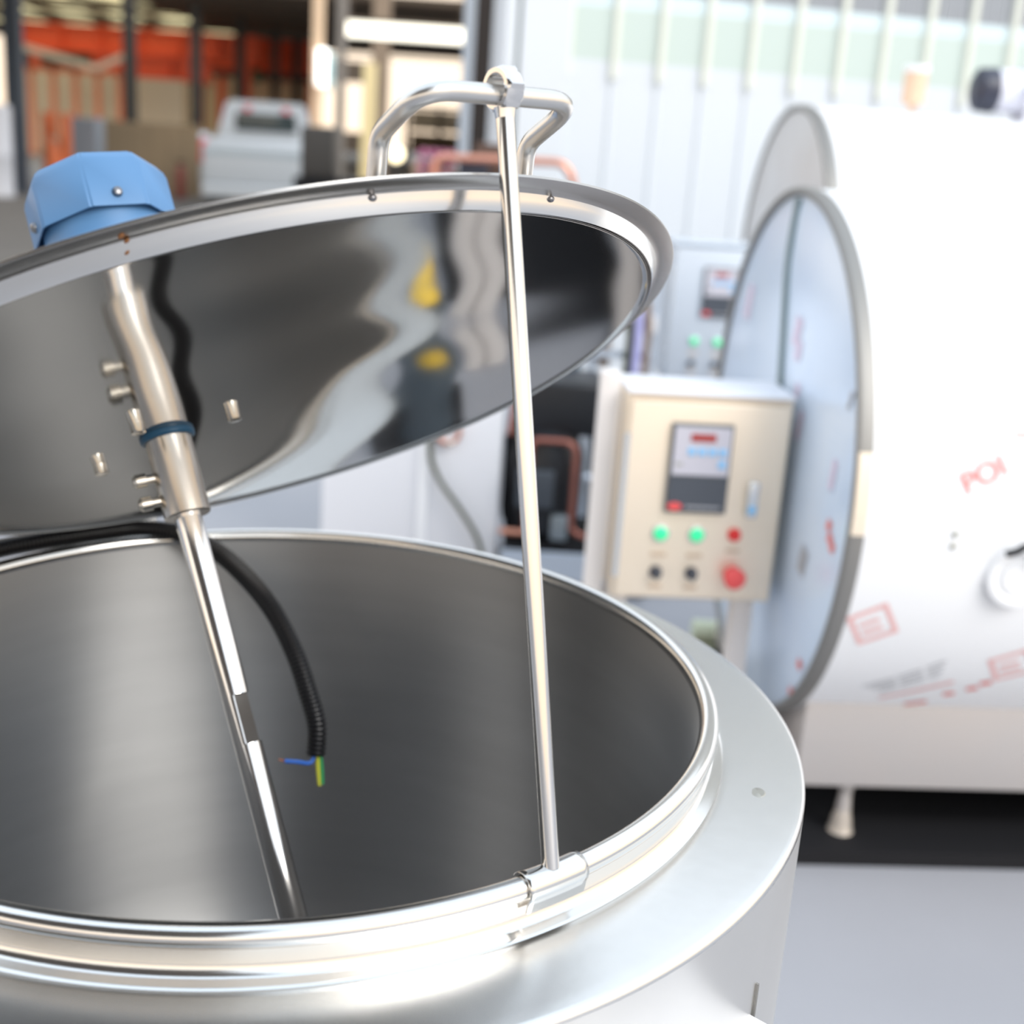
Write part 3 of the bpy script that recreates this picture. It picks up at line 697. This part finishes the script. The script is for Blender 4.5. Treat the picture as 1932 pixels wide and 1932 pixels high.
# pipes and frame rising behind the near box
fr2 = thing('pipe_rack', 'pale rack with bundled pipes and hoses above the compressor', 'rack', TR(.47, 3.36, 0))
for x in (-.02, .18): MB().box((x, 0, 0), (x + .025, .03, .98)).build('upright', M_rail, fr2)
MB().box((-.12, -.01, .70), (.2, .02, .725)).build('crossbar', M_rail, fr2)
MB().box((-.12, -.02, .80), (.2, .03, .855)).build('crossbar', M_white, fr2)
MB().box((-.02, .04, .66), (.05, .1, .79)).build('bracket', mat('brown_bracket', (.40, .27, .18), .6), fr2)
MB().box((-.12, .05, .60), (-.05, .11, .82)).build('bracket', mat('steel_blue_bracket', (.20, .28, .36), .6), fr2)
for k, (m_, off) in enumerate(((M_cable, 0), (mat('lilac_hose', (.45, .45, .78), .4), .028), (mat('brown_hose', (.22, .15, .11), .5), .062))):
    MB().tube(smooth_path([(.045 + off, -.03, .96), (.085 + off, -.03, .93), (.105 + off, -.03, .86), (.108 + off, -.03, .74), (.10 + off, -.03, .40)], 6), .012 if k != 1 else .016, 8).build('hose', m_, fr2)
MB().box((.10, .02, .88), (.15, .06, 1.0)).build('bracket', mat('copper_bracket', (.60, .42, .32), .5), fr2)

# ================================================================== WHITE CABINET
wc = thing('white_cabinet', 'plain white sheet metal cabinet with a round copper-rimmed gauge', 'cabinet', TR(-.41, 2.9, 0))
MB().bbox((0, 0, .04), (.575, .45, 1.02), .004).build('body', M_white, wc)
MB().box((.03, .03, 0), (.545, .42, .05)).build('plinth', M_dark, wc)
MB().bbox((.312, -.016, .05), (.344, .0, .98), .004).build('seam_strip', mat('bright_strip', (.94, .95, .97), .4), wc)
gm = Matrix.Translation((.402, -.004, .505)) @ Matrix.Rotation(PI / 2, 4, 'X')
g = MB().lathe([(.043, 0), (.043, .016), (.036, .022), (.030, .020), (.030, .006)], 32, gm).build('gauge', M_copper, wc)
MB().lathe([(1e-4, .010), (.031, .010)], 32, gm).build('gauge_face', mat('gauge_face_white', (.70, .70, .75), .4), g)
MB().ball((.412, -.024, .473), .010, 10).build('gauge_nut', M_screw, g)
MB().tube(smooth_path([(.345, -.02, .50), (.352, -.025, .42), (.385, -.03, .345), (.45, -.03, .26), (.51, -.03, .17), (.535, -.03, .10), (.54, -.02, .06)], 8), .0085, 8).build('power_cable', M_cable, wc)

# small pump under the box
pmp = thing('pump_motor', 'pale green pump motor on the floor under the cream control box', 'motor', TR(.78, 2.2, 0))
MB().tube([(-.05, 0, .15), (.055, 0, .15)], .034, 20).build('motor_body', M_pump, pmp)
MB().tube([(.052, 0, .15), (.075, 0, .15)], .036, 20).build('end_bell', M_dark, pmp)
MB().box((-.04, -.03, 0), (.05, .03, .12)).build('base', M_pump, pmp)

# tray and pump standing behind the mixing tank, mirrored in the lid's underside
dt = thing('drip_tray', 'black steel drip tray on the floor behind the mixing tank, mirrored in the lid', 'tray', TR(.36, 1.56, 0))
MB().box((0, 0, 0), (.36, .62, .012)).build('tray_floor', M_dark, dt)
for a, b in (((0, 0, 0), (.36, .012, .05)), ((0, .608, 0), (.36, .62, .05)), ((0, .012, 0), (.012, .608, .05)), ((.348, .012, 0), (.36, .608, .05))): MB().box(a, b).build('tray_side', M_dark, dt)
yp = thing('feed_pump', 'dark feed pump with a yellow cap behind the mixing tank, mirrored in the lid', 'pump', TR(.27, 1.30, 0))
MB().bbox((-.09, -.06, 0), (.09, .06, .03), .005).build('base', M_dark, yp)
MB().lathe([(.055, .03), (.06, .05), (.06, .20), (.05, .22), (1e-4, .22)], 24).build('body', mat('pump_slate', (.05, .07, .09), .4), yp)
MB().lathe([(.034, .21), (.036, .22), (.034, .25), (.02, .265), (1e-4, .268)], 24).build('cap', M_yell, yp)

# ================================================================== COPPER COIL UNIT in mid distance
cc = thing('coil_unit', 'copper pipe loop and plum coloured coil on a dark unit behind the lid', 'condenser', TR(-.42, 6.0, 0), 'refrigeration units')
MB().bbox((0, .05, .0), (.40, .4, 1.20), .01).build('casing', M_dark, cc)
for i in range(4):
    for j in range(3):
        MB().tube([(.02 + .05 * i, -.02, 1.185 + .058 * j), (.02 + .05 * i, .22, 1.185 + .058 * j)], .021, 12).build('coil_tube', M_fin, cc)
MB().tube(fillet_path([(.10, -.05, 1.0), (.10, -.05, 1.285), (.78, -.05, 1.30), (.84, -.05, 1.22), (.84, -.05, .5)], .06), .022, 12).build('copper_pipe', M_copper, cc)
MB().bbox((.22, .0, 1.16), (.38, .2, 1.27), .01).build('control_block', M_knob, cc)
MB().bbox((.30, .1, 1.15), (.46, .3, 1.37), .01).build('relay_case', mat('brown_case', (.09, .05, .035), .6), cc)

# ================================================================== PICKUP TRUCK
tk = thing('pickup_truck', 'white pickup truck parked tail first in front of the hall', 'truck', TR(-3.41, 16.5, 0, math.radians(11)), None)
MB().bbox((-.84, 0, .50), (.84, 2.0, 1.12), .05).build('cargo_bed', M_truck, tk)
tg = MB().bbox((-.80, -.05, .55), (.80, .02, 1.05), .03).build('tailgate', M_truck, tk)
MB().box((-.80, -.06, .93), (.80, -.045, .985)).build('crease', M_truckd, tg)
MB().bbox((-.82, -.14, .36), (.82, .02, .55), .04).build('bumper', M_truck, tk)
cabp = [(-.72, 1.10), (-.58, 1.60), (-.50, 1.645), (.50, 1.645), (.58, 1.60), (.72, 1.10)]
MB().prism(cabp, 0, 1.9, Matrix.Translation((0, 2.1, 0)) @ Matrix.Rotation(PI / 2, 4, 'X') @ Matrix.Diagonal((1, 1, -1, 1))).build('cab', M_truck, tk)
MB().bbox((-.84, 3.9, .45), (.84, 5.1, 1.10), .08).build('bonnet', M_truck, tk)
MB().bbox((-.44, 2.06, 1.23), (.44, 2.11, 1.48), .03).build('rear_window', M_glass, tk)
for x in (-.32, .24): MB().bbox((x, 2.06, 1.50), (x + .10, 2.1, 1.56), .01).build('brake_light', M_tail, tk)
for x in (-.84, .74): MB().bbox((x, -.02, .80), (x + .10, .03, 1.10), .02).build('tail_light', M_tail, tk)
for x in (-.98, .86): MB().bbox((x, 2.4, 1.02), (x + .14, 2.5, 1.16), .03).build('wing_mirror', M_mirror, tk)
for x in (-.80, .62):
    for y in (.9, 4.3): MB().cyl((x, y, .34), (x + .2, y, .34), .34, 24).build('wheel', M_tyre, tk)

# ================================================================== HALL FURNISHINGS
cols = [(-8.09, 20, .21, M_colb, 'dark blue-grey steel column, nearest of the row at the left'), (-9.33, 30, .22, M_cold, 'dark steel column in front of the red crane girder, beyond the blue-grey one'),
        (-8.82, 34, .21, M_cold, 'dark steel column, third from the left in the hall row'), (-8.57, 38, .21, M_cold, 'dark steel column, fourth from the left in the hall row'),
        (-8.34, 42, .20, M_cold, 'dark steel column, fifth from the left in the hall row'), (-8.34, 46, .22, M_cold, 'dark steel column, last of the hall row near the warm-lit post')]
for x, y, w, m_, lab in cols:
    t = thing('steel_column', lab, 'column', TR(x, y, 0), 'steel columns of the hall')
    H_ = 5.5 if y < 33 else 4.17
    MB().box((-w / 2, -.02, .02), (w / 2, .02, H_)).build('web', m_, t)
    for s in (-1, 1): MB().box((s * w / 2 - .02, -w / 2, .02), (s * w / 2 + .02, w / 2, H_)).build('flange', m_, t)
    MB().box((-w * .9, -w * .9, 0), (w * .9, w * .9, .03)).build('base_plate', m_, t)
def ibeam(name, label, x0, x1, y, z0, z1, m_, group):
    t = thing(name, label, 'girder', TR(x0, y, z0), group); Ln = x1 - x0; H = z1 - z0
    MB().box((0, -.05, 0), (Ln, .05, H)).build('web', m_, t)
    for zz in (0, H - .08): MB().box((0, -.25, zz), (Ln, .25, zz + .08)).build('flange', m_, t)
    n = max(3, int(Ln / 1.2))
    for k in range(n): MB().box((Ln * k / n, -.2, .08), (Ln * k / n + .05, .2, H - .08)).build('stiffener', m_, t)
    for s in (.3, Ln - .5): MB().box((s, -.15, -z0), (s + .25, .15, 0)).build('leg', m_, t)
    return t
ibeam('crane_girder', 'long red crane girder spanning the hall under the roof', -17.6, -9.5, 45, 3.15, 4.05, M_crane, 'red crane girders')
ibeam('crane_girder', 'lower red crane girder behind the second column', -13.5, -9.9, 40, 2.30, 3.05, M_crane, 'red crane girders')
g3 = ibeam('crane_girder', 'red crane girder with dark lower band beside the truck', -11.9, -7.8, 48, 3.0, 4.15, M_crane, 'red crane girders')
MB().box((0, -.3, -.25), (4.1, .1, 0)).build('lower_band', mat('maroon_band', (.12, .03, .025), .6), g3)
MB().bbox((1.2, -.6, -.35), (2.0, -.2, .05), .08).build('hoist', mat('green_hoist', (.05, .14, .09), .5), g3)
tr = thing('roof_truss', 'pale sloping truss above orange posts at the left', 'truss', TR(-14.1, 36, 0))
MB().tube([(0, 0, 2.86), (2.0, 0, 2.42)], .09, 8).build('chord', mat('pale_chord', (.75, .66, .50), .6), tr)
MB().tube([(2.0, 0, 2.42), (2.9, 0, 2.85)], .09, 8).build('chord', bpy.data.materials['pale_chord'], tr)
for k in range(5): MB().box((.1 + .62 * k, -.06, 0), (.22 + .62 * k, .06, 2.42)).build('post', M_orange, tr)
MB().box((0, -.06, 2.26), (2.9, .06, 2.40)).build('beam', M_orange, tr)
# pale sheets behind the orange posts
sh_ = MB().box((-15.5, 38, 0), (-10.2, 38.1, 2.3)).build('sheeting', mat('pale_sheeting', (.62, .52, .38), .8)); tag(sh_, 'pale sheeting screen behind the orange posts', 'screen')
fc = thing('board_partition', 'beige board partition between the grey locker and the truck', 'partition', TR(-7.47, 22, 0))
for k in range(6): MB().box((.003 + .305 * k, 0, 0), (.302 + .305 * k, .05, 1.21)).build('board', M_beige, fc)
lk = thing('grey_locker', 'grey-blue sheet metal locker beside the beige partition', 'locker', TR(-7.66, 21, 0))
MB().bbox((0, 0, 0), (.52, .4, 1.23), .02).build('body', M_grey, lk); MB().box((.03, -.012, .05), (.255, 0, 1.19)).build('door', M_grey, lk); MB().box((.265, -.012, .05), (.49, 0, 1.19)).build('door', M_grey, lk)
rdm = thing('orange_machine', 'orange-red framed machine beside the blue-grey column', 'machine', TR(-7.80, 20.3, 0))
for x in (0, .30): MB().box((x, 0, 0), (x + .07, .3, 1.28)).build('upright', M_orange, rdm)
MB().bbox((.07, .05, .2), (.30, .3, .9), .03).build('body', mat('machine_cream', (.50, .38, .28), .7), rdm); MB().lathe([(1e-4, .0), (.13, 0), (.15, .25), (.05, .55), (1e-4, .56)], 16, Matrix.Translation((.2, -.1, .30))).build('hopper', M_orange, rdm)
wt = thing('white_drum', 'whitish tall drum at the left edge before the column', 'drum', TR(-8.05, 19, 0))
MB().lathe([(1e-4, 0), (.26, 0), (.27, .03), (.26, .06), (.26, .6), (.27, .62), (.26, .64), (.26, 1.3), (.24, 1.36), (1e-4, 1.36)], 28).build('body', mat('drum_white', (.62, .64, .70), .5), wt)
fe = thing('fire_extinguisher', 'dark red fire extinguisher standing at the beige partition', 'extinguisher', TR(-5.75, 21, 0))
MB().lathe([(1e-4, .02), (.08, .02), (.085, .05), (.085, .45), (.05, .54), (.025, .56), (.025, .6), (1e-4, .6)], 20).build('cylinder', mat('dull_red', (.22, .05, .04), .5), fe); MB().box((-.06, -.02, .60), (.07, .02, .64)).build('valve', M_dark, fe)
# posts in the middle
def post(name, label, x0, x1, y, z1, m_):
    t = thing(name, label, 'post', TR((x0 + x1) / 2, y, 0), 'posts at the mouth of the hall'); w = (x1 - x0) / 2
    MB().box((-w, -w, 0), (w, w, z1)).build('shaft', m_, t); MB().box((-w * 1.5, -w * 1.5, 0), (w * 1.5, w * 1.5, .03)).build('base_plate', m_, t)
    return t
post('lit_post', 'warm cream post right of the truck reaching the roof', -4.06, -3.88, 24, 5.5, M_warm)
post('grey_post', 'grey post just right of the warm cream one', -3.92, -3.74, 26, 5.5, mat('post_grey', (.22, .20, .18), .7))
post('yellow_post', 'short pale yellow post below the bright ceiling strip', -3.63, -3.36, 28, 2.7, mat('pale_yellow', (.80, .66, .36), .6))
post('brown_post', 'brown post behind the short pale yellow one', -3.95, -3.55, 32, 5.5, mat('post_brown', (.24, .18, .13), .7))
ln = thing('wall_lamp', 'white glowing box lamp mounted on the warm cream post', 'lamp', TR(-3.80, 23.8, 2.05))
MB().bbox((-.16, -.08, 0), (.05, .08, .66), .05).build('diffuser', emit('lamp_diffuser', (1, 1, .97), 1.6), ln); MB().bbox((.05, -.08, -.05), (.16, .08, .60), .04).build('housing', mat('lamp_cyan', (.45, .65, .68), .5), ln)
# bright translucent strip in the near roof
st = thing('roof_light', 'long glowing translucent roof light above the short yellow post', 'roof light', TR(-4.5, 30, 3.35))
MB().box((0, 0, .0), (3.05, .3, .32)).build('diffuser', emit('strip_diffuser', (1, .95, .80), 1.3), st)
MB().box((-.05, -.02, .32), (3.1, .34, .40)).build('housing', M_roof, st)
for x in (.2, 2.8): MB().box((x, .12, .40), (x + .04, .16, 1.5)).build('hanger', M_roof, st)
# grey-brown clutter below the bright opening
rk = thing('storage_rack', 'brown storage rack below the bright opening at the hall end', 'rack', TR(-4.7, 48, 0))
for x in (0, 1.2, 2.4): MB().box((x, 0, 0), (x + .12, .6, 2.2)).build('upright', M_roof, rk)
for z in (.5, 1.35, 2.12): MB().box((0, 0, z), (2.5, .6, z + .10)).build('shelf', M_roof, rk)
MB().bbox((.2, .1, 1.45), (2.3, .5, 2.05), .04).build('pale_cartons', mat('pale_carton', (.90, .82, .66), .7), rk)
MB().bbox((.2, .1, .6), (2.3, .5, 1.25), .04).build('dark_cartons', M_beige, rk)
bn = thing('work_bench', 'dark work bench right of the truck with a bright lamp on it', 'bench', TR(-1.75, 11.5, 0))
MB().bbox((-.35, 0, .80), (1.3, .6, .90), .01).build('top', M_dark, bn)
for x in (-.32, 1.2): MB().box((x, .05, 0), (x + .07, .5, .80)).build('leg', M_dark, bn)
MB().bbox((-.30, .1, .90), (.02, .5, 1.38), .03).build('tool_case', mat('case_dark', (.05, .045, .04), .6), bn)
MB().bbox((.78, .1, .90), (1.25, .5, 1.12), .03).build('tool_case', mat('case_tan', (.40, .28, .20), .7), bn)
lm_ = thing('bench_lamp', 'small bright round lamp on the dark work bench', 'lamp', TR(-1.13, 11.6, .9))
MB().lathe([(1e-4, 0), (.05, 0), (.05, .02), (.012, .03), (.012, .2), (1e-4, .2)], 16).build('stand', M_dark, lm_)
MB().ball((0, 0, .27), .075, 16).build('bulb', emit('bulb_warm', (1, .86, .55), 2.5), lm_)
